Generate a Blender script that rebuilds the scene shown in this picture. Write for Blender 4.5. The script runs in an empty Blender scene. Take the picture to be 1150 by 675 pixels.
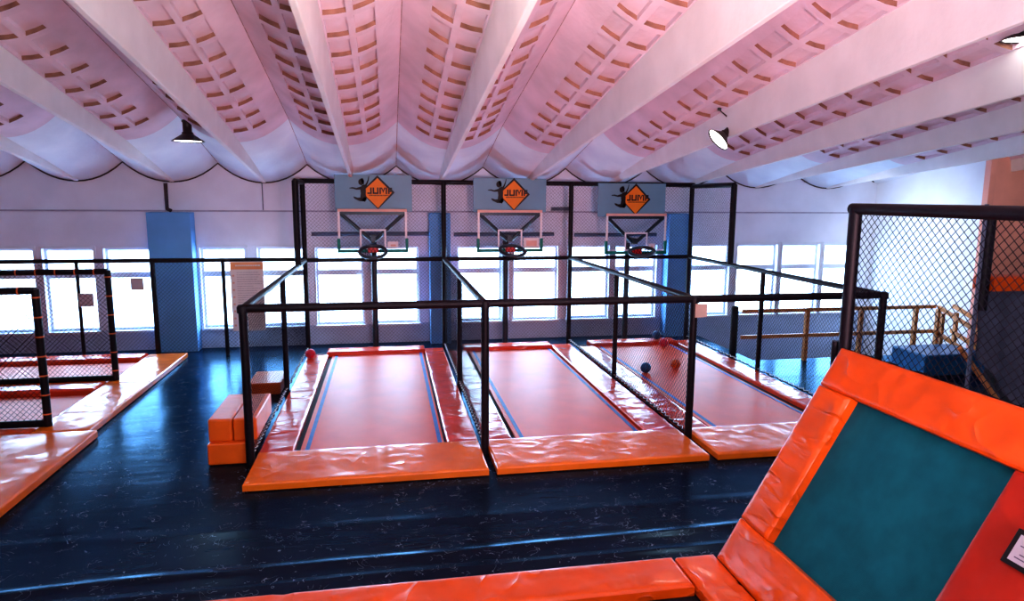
import bpy, bmesh, math, random
from mathutils import Vector, Matrix, noise
random.seed(7)
S = bpy.context.scene
COL = S.collection
R = math.radians

# ------------------------------------------------------------------ materials
def srgb(r, g, b):
    f = lambda c: (c/255/12.92 if c/255 <= .04045 else ((c/255+.055)/1.055)**2.4)
    return (f(r), f(g), f(b), 1)

def mat(name, col, rough=.5, spec=.5, metal=0, noise_amt=.08, scale=6, bump=0, bscale=20, btype='FBM',
        coat=0, stretch=(1, 1, 1), detail=4, dist=0):
    m = bpy.data.materials.new(name); m.use_nodes = True
    nt = m.node_tree; b = nt.nodes['Principled BSDF']
    if len(col) == 3: col = tuple(col)+(1,)
    tc = nt.nodes.new('ShaderNodeTexCoord'); mp = nt.nodes.new('ShaderNodeMapping')
    nt.links.new(tc.outputs['Object'], mp.inputs['Vector']); mp.inputs['Scale'].default_value = stretch
    n = nt.nodes.new('ShaderNodeTexNoise'); n.inputs['Scale'].default_value = scale; n.inputs['Detail'].default_value = 5
    nt.links.new(mp.outputs[0], n.inputs['Vector'])
    r = nt.nodes.new('ShaderNodeValToRGB')
    lo = tuple(c*(1-noise_amt*2) for c in col[:3])+(1,); hi = tuple(min(1, c*(1+noise_amt)) for c in col[:3])+(1,)
    r.color_ramp.elements[0].color = lo; r.color_ramp.elements[1].color = hi
    r.color_ramp.elements[0].position = .3; r.color_ramp.elements[1].position = .7
    nt.links.new(n.outputs['Fac'], r.inputs[0]); nt.links.new(r.outputs[0], b.inputs['Base Color'])
    b.inputs['Roughness'].default_value = rough; b.inputs['Metallic'].default_value = metal
    b.inputs['Specular IOR Level'].default_value = spec
    b.inputs['Coat Weight'].default_value = coat; b.inputs['Coat Roughness'].default_value = .12
    if bump:
        n2 = nt.nodes.new('ShaderNodeTexNoise'); n2.noise_type = 'FBM' if btype == 'CREASE' else btype
        n2.inputs['Scale'].default_value = bscale; n2.inputs['Detail'].default_value = detail
        n2.inputs['Distortion'].default_value = dist
        nt.links.new(mp.outputs[0], n2.inputs['Vector'])
        bp = nt.nodes.new('ShaderNodeBump'); bp.inputs['Strength'].default_value = 1; bp.inputs['Distance'].default_value = bump
        nt.links.new(bp.outputs[0], b.inputs['Normal'])
        h = n2.outputs['Fac']
        if btype == 'CREASE':      # thin creases along the contour lines of the noise, on top of soft swells
            def M_(op, a, v):
                q = nt.nodes.new('ShaderNodeMath'); q.operation = op; nt.links.new(a, q.inputs[0])
                if v is not None: q.inputs[1].default_value = v
                return q.outputs[0]
            t = M_('MULTIPLY', M_('ABSOLUTE', M_('SUBTRACT', h, .5), None), 9.0)
            rdg = M_('POWER', M_('MAXIMUM', M_('SUBTRACT', M_('MULTIPLY', t, -1.0), -1.0), 0.0), 2.0)
            n3 = nt.nodes.new('ShaderNodeTexNoise'); n3.inputs['Scale'].default_value = bscale*1.3; n3.inputs['Detail'].default_value = 2
            nt.links.new(mp.outputs[0], n3.inputs['Vector'])
            mask = M_('MAXIMUM', M_('MULTIPLY', M_('SUBTRACT', n3.outputs['Fac'], .42), 3.0), 0.0)
            mu = nt.nodes.new('ShaderNodeMath'); mu.operation = 'MULTIPLY'; nt.links.new(rdg, mu.inputs[0]); nt.links.new(mask, mu.inputs[1])
            ad = nt.nodes.new('ShaderNodeMath'); ad.operation = 'MULTIPLY_ADD'; nt.links.new(n3.outputs['Fac'], ad.inputs[0]); ad.inputs[1].default_value = .8; nt.links.new(mu.outputs[0], ad.inputs[2])
            h = ad.outputs[0]
        nt.links.new(h, bp.inputs['Height'])
    return m

def emat(name, col, strength):
    m = mat(name, col); b = m.node_tree.nodes['Principled BSDF']
    b.inputs['Emission Color'].default_value = tuple(col[:3])+(1,); b.inputs['Emission Strength'].default_value = strength
    return m

M = {}
M['wall'] = mat('white_paint', (.80, .84, .97), .7, .3, noise_amt=.04, scale=1.5, bump=.004, bscale=30)
M['wall_r'] = mat('right_wall_paint', (.80, .83, .92), .7, .3, noise_amt=.03, scale=1.5, bump=.004, bscale=30)
M['salmon'] = mat('salmon_paint', (.86, .40, .33), .8, .2, noise_amt=.05, scale=2)
M['beam'] = mat('beam_paint', (.90, .86, .86), .6, .3, noise_amt=.04, scale=2, bump=.004, bscale=12)
M['shell'] = mat('pink_bounce_plaster', (.84, .66, .75), .7, .25, noise_amt=.08, scale=1.6, bump=.006, bscale=14)  # pink bounce from the orange mats is painted into this colour
M['shell_end'] = mat('window_lit_plaster', (.86, .90, 1.0), .7, .25, noise_amt=.05, scale=1.6, bump=.006, bscale=14)  # window light on the wall end of the shells, painted as a whiter tint
M['riser'] = mat('shaded_recess_edge', (.30, .15, .11), .9, .1, noise_amt=.2, scale=6)  # shade on recess faces turned from the windows, put into the colour
M['crease'] = mat('rough_plaster_crease', (.50, .30, .30), .9, .1, noise_amt=.3, scale=9)
M['pipe_line'] = mat('grey_ledge_paint', (.42, .42, .56), .7)
M['joint'] = mat('dark_joint', (.05, .035, .05), .8)
M['frame'] = mat('window_frame_paint', (.72, .76, .86), .4, .4, noise_amt=.02)
M['pilaster'] = mat('blue_pilaster_paint', (.15, .42, .82), .6, .3, noise_amt=.05, scale=2)
M['post'] = mat('black_foam_sleeve', (.006, .005, .010), .5, .25, noise_amt=.2, scale=30)
M['steel'] = mat('dark_steel', (.02, .035, .05), .35, .5, noise_amt=.1)
M['net'] = mat('black_netting', (.008, .008, .015), .8, .1)
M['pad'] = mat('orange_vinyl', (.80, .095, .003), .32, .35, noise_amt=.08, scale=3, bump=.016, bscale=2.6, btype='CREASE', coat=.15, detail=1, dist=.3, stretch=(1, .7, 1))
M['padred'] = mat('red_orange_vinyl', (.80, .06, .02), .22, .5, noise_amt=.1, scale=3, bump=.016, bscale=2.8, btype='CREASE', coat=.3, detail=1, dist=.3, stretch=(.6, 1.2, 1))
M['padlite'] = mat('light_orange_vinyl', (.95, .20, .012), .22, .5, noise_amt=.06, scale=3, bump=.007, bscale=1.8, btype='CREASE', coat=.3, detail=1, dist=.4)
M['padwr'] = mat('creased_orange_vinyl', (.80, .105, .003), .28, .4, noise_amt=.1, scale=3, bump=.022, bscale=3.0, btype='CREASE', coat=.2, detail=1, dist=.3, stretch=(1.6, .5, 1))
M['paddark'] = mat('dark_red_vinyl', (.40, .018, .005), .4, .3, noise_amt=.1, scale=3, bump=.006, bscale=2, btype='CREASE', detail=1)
M['foam'] = mat('orange_block_vinyl', (.93, .15, .01), .35, .5, noise_amt=.05, scale=4, bump=.006, bscale=6, coat=.15)
M['bed'] = mat('orange_mesh_bed', (.76, .066, .016), .42, .2, noise_amt=.06, scale=2.2, bump=.002, bscale=90)
M['bed_teal'] = mat('teal_mesh_bed', (.005, .115, .155), .65, .12, noise_amt=.12, scale=5, bump=.0015, bscale=150)
M['bluestripe'] = mat('blue_webbing', (.01, .13, .55), .5, .3)
M['gap'] = mat('black_spring_gap', (.008, .008, .012), .7, .2)
M['wood'] = mat('varnished_wood', (.76, .33, .11), .4, .4, noise_amt=.2, scale=4, stretch=(1, 6, 6))
M['paper'] = mat('white_paper', (.85, .83, .85), .6, .2, noise_amt=.02)
M['greypaper'] = mat('grey_paper', (.5, .48, .55), .7, .2, noise_amt=.06)
M['ink'] = mat('dark_ink', (.12, .10, .16), .7, .2)
M['black'] = mat('black_print', (.006, .006, .008), .5, .3)
M['orangeprint'] = mat('orange_print', (.90, .24, .015), .5, .3, noise_amt=.03)
M['orangehead'] = mat('orange_header_print', (.92, .42, .20), .5, .3, noise_amt=.05)
M['sign'] = mat('grey_blue_sign_board', (.17, .36, .50), .45, .35, noise_amt=.04, scale=2)
M['white'] = mat('white_line_paint', (.85, .85, .88), .4, .3, noise_amt=.02)
M['salmonline'] = mat('faded_orange_edge', (.80, .50, .42), .5, .3, noise_amt=.04)
M['green'] = mat('green_edge_padding', (.0, .20, .16), .5, .3, noise_amt=.06)
M['redplate'] = mat('red_steel', (.65, .02, .02), .4, .4)
M['ball_red'] = mat('red_rubber', (.70, .02, .05), .4, .4, noise_amt=.05, bump=.001, bscale=80)
M['ball_blue'] = mat('blue_rubber', (.012, .11, .30), .4, .4, noise_amt=.05, bump=.001, bscale=80)
M['ball_orange'] = mat('orange_rubber', (.72, .11, .01), .45, .4, noise_amt=.08, bump=.001, bscale=80)
M['lampblack'] = mat('dark_enamel', (.02, .016, .016), .35, .5, noise_amt=.1)
M['bulb'] = emat('lit_lamp_glass', (1, .96, .9), 6)
M['bluevinyl'] = mat('blue_gym_vinyl', (.02, .20, .48), .35, .5, noise_amt=.05, bump=.004, bscale=5)
M['curtain'] = mat('navy_curtain_cloth', (.085, .10, .155), .8, .25, noise_amt=.1, scale=4, bump=.003, bscale=40)
M['pipe'] = mat('blue_grey_pipe', (.10, .13, .21), .45, .4)
M['outground'] = mat('pale_paving', (.75, .75, .75), .9)
M['beige'] = mat('beige_label', (.55, .43, .36), .6)
M['tie'] = mat('orange_cable_tie', (.8, .16, .04), .5)

def glass_mat(name, tint, gl=.06, rg=.05):
    m = bpy.data.materials.new(name); m.use_nodes = True; nt = m.node_tree
    nt.nodes.remove(nt.nodes['Principled BSDF']); out = nt.nodes['Material Output']
    t = nt.nodes.new('ShaderNodeBsdfTransparent'); t.inputs[0].default_value = tint+(1,)
    g = nt.nodes.new('ShaderNodeBsdfGlossy'); g.inputs['Roughness'].default_value = rg
    mx = nt.nodes.new('ShaderNodeMixShader')
    n = nt.nodes.new('ShaderNodeTexNoise'); n.inputs['Scale'].default_value = 3
    mr = nt.nodes.new('ShaderNodeMapRange'); mr.inputs[3].default_value = gl*.7; mr.inputs[4].default_value = gl*1.3
    nt.links.new(n.outputs['Fac'], mr.inputs[0]); nt.links.new(mr.outputs[0], mx.inputs[0])
    nt.links.new(t.outputs[0], mx.inputs[1]); nt.links.new(g.outputs[0], mx.inputs[2]); nt.links.new(mx.outputs[0], out.inputs[0])
    return m
M['glass'] = glass_mat('window_glass', (.97, .985, 1), .05)
M['acrylic'] = glass_mat('backboard_acrylic', (.86, .92, .95), .004, .4)

# black vinyl floor: glossy, creased across, scuffed
def floor_mat():
    m = bpy.data.materials.new('black_vinyl_floor'); m.use_nodes = True; nt = m.node_tree; b = nt.nodes['Principled BSDF']
    N = nt.nodes.new; L = nt.links.new
    tc = N('ShaderNodeTexCoord')
    n = N('ShaderNodeTexNoise'); n.inputs['Scale'].default_value = .8; n.inputs['Detail'].default_value = 6; L(tc.outputs['Object'], n.inputs['Vector'])
    r = N('ShaderNodeValToRGB'); r.color_ramp.elements[0].color = (.004, .006, .012, 1); r.color_ramp.elements[1].color = (.012, .018, .032, 1)
    L(n.outputs['Fac'], r.inputs[0])
    # scuffs: thin light marks from a distorted ridged noise
    def ma(op, a, v):
        q = N('ShaderNodeMath'); q.operation = op; L(a, q.inputs[0]); q.inputs[1].default_value = v; return q.outputs[0]
    sc = N('ShaderNodeTexNoise'); sc.inputs['Scale'].default_value = 4.5; sc.inputs['Detail'].default_value = 1; sc.inputs['Distortion'].default_value = 2.5
    L(tc.outputs['Object'], sc.inputs['Vector'])
    line = ma('LESS_THAN', ma('ABSOLUTE', ma('SUBTRACT', sc.outputs['Fac'], .5), 0), .006)
    s2 = N('ShaderNodeTexNoise'); s2.inputs['Scale'].default_value = 6; L(tc.outputs['Object'], s2.inputs['Vector'])
    s3 = ma('GREATER_THAN', s2.outputs['Fac'], .55)
    rs = N('ShaderNodeMath'); rs.operation = 'MULTIPLY'; L(line, rs.inputs[0]); L(s3, rs.inputs[1])
    mx = N('ShaderNodeMix'); mx.data_type = 'RGBA'; L(rs.outputs[0], mx.inputs[0]); L(r.outputs[0], mx.inputs[6]); mx.inputs[7].default_value = (.16, .20, .26, 1)
    L(mx.outputs[2], b.inputs['Base Color'])
    rr = N('ShaderNodeMapRange'); rr.inputs[3].default_value = .14; rr.inputs[4].default_value = .30
    L(n.outputs['Fac'], rr.inputs[0]); L(rr.outputs[0], b.inputs['Roughness'])
    b.inputs['Specular IOR Level'].default_value = 0
    gl = N('ShaderNodeBsdfGlossy'); gl.inputs['Color'].default_value = (.23, .48, .74, 1); L(rr.outputs[0], gl.inputs['Roughness'])
    lw = N('ShaderNodeFresnel'); lw.inputs['IOR'].default_value = 1.36
    mxs = N('ShaderNodeMixShader'); L(lw.outputs[0], mxs.inputs[0]); L(b.outputs[0], mxs.inputs[1]); L(gl.outputs[0], mxs.inputs[2]); L(mxs.outputs[0], nt.nodes['Material Output'].inputs[0])
    mp = N('ShaderNodeMapping'); mp.inputs['Scale'].default_value = (.35, 1.6, 1); L(tc.outputs['Object'], mp.inputs['Vector'])
    w = N('ShaderNodeTexNoise'); w.inputs['Scale'].default_value = 1.4; w.inputs['Detail'].default_value = 4; w.inputs['Distortion'].default_value = .5; L(mp.outputs[0], w.inputs['Vector'])
    f = N('ShaderNodeTexNoise'); f.inputs['Scale'].default_value = 35; f.inputs['Detail'].default_value = 3; L(tc.outputs['Object'], f.inputs['Vector'])
    ad = N('ShaderNodeMath'); ad.operation = 'MULTIPLY_ADD'; ad.inputs[1].default_value = .012; L(f.outputs['Fac'], ad.inputs[0]); L(w.outputs['Fac'], ad.inputs[2])
    bp = N('ShaderNodeBump'); bp.inputs['Distance'].default_value = .008; bp.inputs['Strength'].default_value = 1
    L(ad.outputs[0], bp.inputs['Height']); L(bp.outputs[0], b.inputs['Normal']); L(bp.outputs[0], gl.inputs['Normal']); L(bp.outputs[0], lw.inputs['Normal'])
    return m
M['floor'] = floor_mat()

# ------------------------------------------------------------------ geometry helpers
class MB:
    def __init__(s): s.v = []; s.f = []; s.m = []; s.sm = []
    def add(s, vs, fs, mi=0, smooth=False):
        o = len(s.v); s.v += [tuple(v) for v in vs]
        for f in fs: s.f.append([o+i for i in f]); s.m.append(mi); s.sm.append(smooth)
        return s
    def box(s, a, b, mi=0):
        (x0, y0, z0), (x1, y1, z1) = a, b
        vs = [(x0, y0, z0), (x1, y0, z0), (x1, y1, z0), (x0, y1, z0), (x0, y0, z1), (x1, y0, z1), (x1, y1, z1), (x0, y1, z1)]
        return s.add(vs, [(3, 2, 1, 0), (4, 5, 6, 7), (0, 1, 5, 4), (1, 2, 6, 5), (2, 3, 7, 6), (3, 0, 4, 7)], mi)
    def tube(s, pts, r, n=12, mi=0, cap=True):
        pts = [Vector(p) for p in pts]; rings = []
        for i, p in enumerate(pts):
            if i == 0: d = pts[1]-p
            elif i == len(pts)-1: d = p-pts[i-1]
            else: d = (pts[i+1]-p).normalized()+(p-pts[i-1]).normalized()
            d.normalize(); a = d.orthogonal().normalized() if i == 0 else (rings[-1][1]-d*rings[-1][1].dot(d)).normalized()
            rr = r[i] if isinstance(r, (list, tuple)) else r
            c = d.cross(a); rings.append(([p+(a*math.cos(t)+c*math.sin(t))*rr for t in [2*math.pi*k/n for k in range(n)]], a))
        vs = [v for q, _ in rings for v in q]; fs = []
        for i in range(len(pts)-1):
            for k in range(n): fs.append((i*n+k, i*n+(k+1) % n, (i+1)*n+(k+1) % n, (i+1)*n+k))
        s.add(vs, fs, mi, True)
        if cap:
            s.add(rings[0][0], [tuple(range(n))[::-1]], mi); s.add(rings[-1][0], [tuple(range(n))], mi)
        return s
    def lathe(s, prof, c, n=32, mi=0, axis=None):
        vs = []; fs = []; c = Vector(c)
        for (r, z) in prof:
            for k in range(n):
                t = 2*math.pi*k/n; p = Vector((r*math.cos(t), r*math.sin(t), z))
                vs.append(c+(axis @ p if axis else p))
        for i in range(len(prof)-1):
            for k in range(n): fs.append((i*n+k, i*n+(k+1) % n, (i+1)*n+(k+1) % n, (i+1)*n+k))
        return s.add(vs, fs, mi, True)
    def poly(s, pts, mi=0): return s.add(pts, [tuple(range(len(pts)))], mi)
    def prism(s, pts, d, mi=0):
        n = len(pts); d = Vector(d); a = [Vector(p) for p in pts]; b = [p+d for p in a]
        return s.add(a+b, [tuple(range(n))[::-1], tuple(range(n, 2*n))]+[(i, (i+1) % n, n+(i+1) % n, n+i) for i in range(n)], mi)
    def build(s, name, mats, root=None, bevel=0, local=False):
        me = bpy.data.meshes.new(name)
        off = Vector((0, 0, 0)) if (root is None or local) else root_world(root)
        if root is None:   # origin at the base centre of the mesh
            xs = [v[0] for v in s.v]; ys = [v[1] for v in s.v]; zs = [v[2] for v in s.v]
            off = Vector(((min(xs)+max(xs))/2, (min(ys)+max(ys))/2, min(zs)))
        me.from_pydata([tuple(Vector(v)-off) for v in s.v], [], s.f)
        if not isinstance(mats, (list, tuple)): mats = [mats]
        for m in mats: me.materials.append(m)
        me.polygons.foreach_set('material_index', s.m); me.polygons.foreach_set('use_smooth', s.sm)
        me.update()
        bm = bmesh.new(); bm.from_mesh(me); bmesh.ops.recalc_face_normals(bm, faces=bm.faces[:]); bm.to_mesh(me); bm.free()
        o = bpy.data.objects.new(name, me); COL.objects.link(o)
        if root is None: o.location = off
        else: o.parent = root
        if bevel:
            b = o.modifiers.new('bevel', 'BEVEL'); b.width = bevel; b.segments = 3; b.limit_method = 'ANGLE'
        return o

def root_world(r):
    v = Vector((0, 0, 0))
    while r is not None:
        v += r.location; r = r.parent
    return v
def tag(o, label=None, cat=None, group=None, kind=None):
    if label: o['label'] = label
    if cat: o['category'] = cat
    if group: o['group'] = group
    if kind: o['kind'] = kind
    return o
def empty(name, loc, label, cat, group=None):
    o = bpy.data.objects.new(name, None); o.empty_display_size = .1; o.location = loc; COL.objects.link(o)
    return tag(o, label, cat, group)
def struct(mb, name, m, root=None, bevel=0):
    o = mb.build(name, m, root, bevel)
    if root is None: o['kind'] = 'structure'
    return o

def fr(v): return noise.noise(Vector(v))
def pad_mb(x0, x1, y0, y1, z0, z1, rnd=.03, wr=.006, step=.06, seams=(), mi=0):
    """cushioned vinyl pad: rounded edges, puffed top, wrinkle relief and stitched seams across it"""
    mb = MB(); h = z1-z0
    def axis(a, b):
        n = max(4, min(70, int((b-a)/step))); e = [0, rnd*.25, rnd*.6, rnd]
        return [a+t for t in e]+[a+rnd+(b-a-2*rnd)*i/n for i in range(1, n)]+[b-t for t in reversed(e)]
    X = axis(x0, x1); Y = axis(y0, y1)
    def zz(x, y):
        d = min(x-x0, x1-x, y-y0, y1-y)
        z = z1
        if d < rnd: z -= rnd*.55*(1-math.sqrt(max(0, 1-(1-d/rnd)**2)))
        q = min(1, max(0, d/.08))
        n1 = fr((x*2.3+11, y*1.7, z0*3)); n2 = 1-abs(fr((x*5.1+y*2.2, y*4.1-x*1.4, 3.3)))*2
        z += q*(wr*n1*1.2+wr*max(0, n2-.45)*1.6)
        for ax, p in seams:
            t = abs((x if ax == 'x' else y)-p)
            if t < .03: z -= .012*(1-t/.03)
        return z
    nx, ny = len(X), len(Y)
    vs = [(x, y, zz(x, y)) for y in Y for x in X]
    mb.add(vs, [(j*nx+i, j*nx+i+1, (j+1)*nx+i+1, (j+1)*nx+i) for j in range(ny-1) for i in range(nx-1)], mi, True)
    ring = [(i, 0) for i in range(nx)]+[(nx-1, j) for j in range(1, ny)]+[(i, ny-1) for i in range(nx-2, -1, -1)]+[(0, j) for j in range(ny-2, 0, -1)]
    top = [vs[j*nx+i] for i, j in ring]; n = len(top); bot = [(x, y, z0) for x, y, z in top]
    mb.add(top+bot, [(k, (k+1) % n, n+(k+1) % n, n+k) for k in range(n)]+[tuple(range(n, 2*n))], mi)
    return mb

def net_mb(o, u, v, cell=.05, r=.0018):
    """diamond netting: straight cords in two diagonal directions clipped to the panel o + u + v"""
    mb = MB(); o = Vector(o); u = Vector(u); v = Vector(v); W = u.length; H = v.length; U = u.normalized(); V = v.normalized(); N = U.cross(V)
    k = 0
    c = cell*math.sqrt(2)
    n = int((W+H)/c)+1
    for i in range(1, n):
        t = i*c
        a0 = max(0, t-H); a1 = min(W, t)
        if a1-a0 > .01:
            for s in (0, 1):
                p = (a0, t-a0); q = (a1, t-a1)
                if s: p = (W-p[0], p[1]); q = (W-q[0], q[1])
                P = o+U*p[0]+V*p[1]; Q = o+U*q[0]+V*q[1]; d = (Q-P).normalized(); w = d.cross(N).normalized()*r; nn = N*r
                mb.add([P-w-nn*.6, P+w-nn*.6, P+nn, Q-w-nn*.6, Q+w-nn*.6, Q+nn], [(0, 1, 4, 3), (1, 2, 5, 4), (2, 0, 3, 5)])
    return mb

# ------------------------------------------------------------------ the hall
YW = 15.7
CUSP = [-14.6, -12.76, -10.92, -9.08, -7.24, -5.42, -3.54, -1.70, .22, 2.18, 4.13, 6.10, 8.05, 10.0, 11.96, 13.9, 15.85, 17.8, 19.75]
def fx(x): return max(.76, min(1.08, 1.03-.035*x))
def z_low(y, x=0):
    d = YW-y
    return 3.64+fx(x)*(.22*d if d < 2.7 else .594+.19*(d-2.7))
def z_cusp(y, x=0):
    d = YW-y
    return 4.04+min(1, fx(x))*(.25*d if d < 2.7 else .675+.19*(d-2.7))
def z_shell(x, y, xl, half):
    t = min(1, abs(x-xl)/half); s = t**2.1
    zl = z_low(y, xl); zc = z_cusp(y, xl-half if x < xl else xl+half)
    return zl+(zc-zl)*s

# floor: long sheets with a raised overlap seam and a few creases
def floor_mesh():
    mb = MB()
    def hz(x, y):
        z = 0
        for (yc, w, h, sl) in ((6.02, .06, .022, .012), (6.75, .10, .010, -.02), (5.72, .05, .010, .0)):
            d = (y-yc-sl*x-.06*fr((x*.7, yc, 0)))/w
            z += h*math.exp(-d*d)*(.65+.5*fr((x*.9, yc*3, 1)))
        for (xc, w, h) in ((-2.55, .05, .008), (-3.3, .04, .005)):
            if y > 7: z += h*math.exp(-((x-xc+.05*fr((y*.8, xc, 4)))/w)**2)
        return z
    Xs = [-14, -10, -7]+[-5+.13*i for i in range(70)]+[4.5, 6, 8, 12.4, 20]
    Ys = [-8, -2, 2, 4.5]+[5.2+.025*i for i in range(76)]+[7.2+.4*i for i in range(14)]+[12.75]
    nx, ny = len(Xs), len(Ys)
    vs = [(x, y, hz(x, y)) for y in Ys for x in Xs]
    mb.add(vs, [(j*nx+i, j*nx+i+1, (j+1)*nx+i+1, (j+1)*nx+i) for j in range(ny-1) for i in range(nx-1)], 0, True)
    mb.add([(-14, 12.75, 0), (7.5, 12.75, 0), (7.5, YW, 0), (-14, YW, 0)], [(0, 1, 2, 3)])
    mb.add([(7.5, 12.75, 0), (7.5, YW, 0), (7.5, YW, -.85), (7.5, 12.75, -.85)], [(0, 1, 2, 3)])
    mb.add([(7.5, 12.75, 0), (12.4, 12.75, 0), (12.4, 12.75, -.85), (7.5, 12.75, -.85)], [(0, 1, 2, 3)])
    return mb
struct(floor_mesh(), 'floor', M['floor'])
mb = MB(); mb.add([(7.5, 12.75, -.85), (12.4, 12.75, -.85), (12.4, YW, -.85), (7.5, YW, -.85)], [(0, 1, 2, 3)])
struct(mb, 'floor', mat('grey_lower_floor', (.2, .22, .27), .4, .5))

# back wall with its window openings
WIN = [(-11.9, -11.0), (-10.75, -9.85), (-9.2, -8.3), (-8.15, -7.33), (-7.06, -6.18), (-5.88, -5.03), (-3.97, -3.13), (-2.78, -1.88), (-1.55, -.61), (-.27, .64), (1.63, 2.58), (2.95, 3.94), (4.27, 5.22), (5.47, 6.43), (7.46, 8.36), (8.67, 9.66), (9.9, 10.84), (11.08, 11.97)]
ZB, ZT = .45, 2.22
mb = MB(); TH = .34
mb.box((-14.3, YW, -1), (20, YW+TH, ZB), 1); mb.box((-14.3, YW, ZT), (12.7, YW+TH, 4.6))
xs = [-14.3]+[x for w in WIN for x in (w[0]-.05, w[1]+.05)]+[12.7]
for i in range(0, len(xs), 2): mb.box((xs[i], YW, ZB), (xs[i+1], YW+TH, ZT))
struct(mb, 'wall_back', [M['wall'], mat('shaded_lower_wall', (.48, .60, .80), .7, .3, noise_amt=.05, scale=2)])  # strip below the windows carries its shade as a darker grey-blue colour
for i, (a, b) in enumerate(WIN):
    mb = MB(); x0, x1 = a-.05, b+.05; yf, yb = YW+.10, YW+.17; fw = .05
    mb.box((x0, yf, ZB), (x0+fw, yb, ZT)); mb.box((x1-fw, yf, ZB), (x1, yb, ZT))
    mb.box((x0+fw, yf, ZB), (x1-fw, yb, ZB+fw)); mb.box((x0+fw, yf, ZT-fw), (x1-fw, yb, ZT))
    mb.box((x0+fw, yf, 1.58), (x1-fw, yb, 1.70))
    w = struct(mb, 'window_%d' % (i+1), M['frame'])
    # (built as one frame mesh with a pane and a sill as its parts)
    p = MB(); p.box((x0+fw, YW+.13, ZB+fw), (x1-fw, YW+.137, 1.58)); p.box((x0+fw, YW+.13, 1.70), (x1-fw, YW+.137, ZT-fw)); p.build('pane', M['glass'], w)
    q = MB(); q.box((x0-.04, YW-.07, ZB-.05), (x1+.04, YW+.10, ZB)); q.build('sill', M['frame'], w, .01)
    t = MB(); e = .05
    t.box((x0-e, YW-.025, ZB), (x0, YW, ZT+e)); t.box((x1, YW-.025, ZB), (x1+e, YW, ZT+e)); t.box((x0, YW-.025, ZT), (x1, YW, ZT+e)); t.build('casing', M['frame'], w)
# ledge line under the gable field, dark joint following the shells
ntrim = 0
def trim(mb, m, bevel=0):
    global ntrim
    ntrim += 1
    return struct(mb, 'trim_%d' % ntrim, m, None, bevel)
mb = MB(); mb.box((-14.2, YW-.03, 3.0), (12.38, YW, 3.035)); trim(mb, M['pipe_line'])
mb = MB(); pts = []
for k in range(len(CUSP)-1):
    a, b = CUSP[k], CUSP[k+1]
    if a > 12: break
    for i in range(12):
        x = a+(b-a)*i/12
        if x < 12.38: pts.append((x, YW-.02, z_shell(x, YW, (a+b)/2, (b-a)/2)-.012))
mb.tube(pts, .016, 6); trim(mb, M['joint'])
for (a, b) in ((-4.94, -4.08), (.93, 1.40), (6.63, 7.21)):
    mb = MB(); mb.box((a, 15.35, 0), (b, YW, 2.99)); trim(mb, M['pilaster'], .015)
# right wall, salmon wing wall, enclosing walls
mb = MB(); mb.box((12.4, 12.4, -1), (12.7, YW+.3, 5.2)); struct(mb, 'wall_right', M['wall_r'])
mb = MB(); mb.box((12.41, 12.36, -.02), (20, 12.7, 5.6)); struct(mb, 'wall_wing', M['salmon'])
mb = MB(); mb.box((12.32, 12.28, 0), (12.46, 12.42, 4.3)); trim(mb, M['salmon'])
mb = MB(); mb.box((-14.3, -8, -.5), (-14, YW, 9)); struct(mb, 'wall_left', M['wall'])
mb = MB(); mb.box((19.8, -8, -.5), (20.1, 12.5, 9)); struct(mb, 'wall_side', M['wall'])
mb = MB(); mb.box((-14.3, -8.3, -.5), (20.1, -8, 9.5)); struct(mb, 'wall_front', M['wall'])

# ceiling: one trough shell per bay with recessed panels, and the beam under its valley
def shell_mesh(a, b):
    xl = (a+b)/2; half = (b-a)/2; mb = MB()
    cols = [-1, -.9, -.79, -.68, -.56, -.44, -.36, -.23, -.1, 0, .1, .23, .36, .44, .56, .68, .79, .9, 1]
    rec = {(-.68, -.56), (-.56, -.44), (-.36, -.23), (-.23, -.1), (.1, .23), (.23, .36), (.44, .56), (.56, .68)}
    ends = [(-.68, -.44), (-.36, -.1), (.1, .36), (.44, .68)]
    Y0 = 12.45; pitch = .56; rib = .11; n = 19; dep = .055
    P = lambda t, y, d=0: (xl+t*half, y, z_shell(xl+t*half, y, xl, half)+d)
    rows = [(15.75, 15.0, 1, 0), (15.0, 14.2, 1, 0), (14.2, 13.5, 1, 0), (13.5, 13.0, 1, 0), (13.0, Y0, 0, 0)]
    y = Y0
    for k in range(n):
        rows.append((y, y-(pitch-rib), 0, 1)); rows.append((y-(pitch-rib), y-pitch, 0, 0)); y -= pitch
    while y > -8: rows.append((y, y-1.5, 0, 0)); y -= 1.5
    for (ya, yb, mi, isrec) in rows:
        for i in range(len(cols)-1):
            if isrec and (cols[i], cols[i+1]) in rec:
                mb.add([P(cols[i], ya, dep), P(cols[i+1], ya, dep), P(cols[i+1], yb, dep), P(cols[i], yb, dep)], [(0, 1, 2, 3)], 0, True)
            else:
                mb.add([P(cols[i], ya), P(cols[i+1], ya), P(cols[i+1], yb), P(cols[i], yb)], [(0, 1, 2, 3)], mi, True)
        if isrec:
            for (c0, c1) in ends:
                cm = (c0+c1)/2 if (c0, c1) not in () else 0
                mids = [c for c in cols if c0 <= c <= c1]
                for j in range(len(mids)-1):
                    for yy in (ya, yb):
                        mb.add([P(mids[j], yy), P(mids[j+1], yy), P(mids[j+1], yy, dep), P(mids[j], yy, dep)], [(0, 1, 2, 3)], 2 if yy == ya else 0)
                for c in (c0, c1):
                    mb.add([P(c, ya), P(c, yb), P(c, yb, dep), P(c, ya, dep)], [(0, 1, 2, 3)], 0)
    return mb
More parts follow.
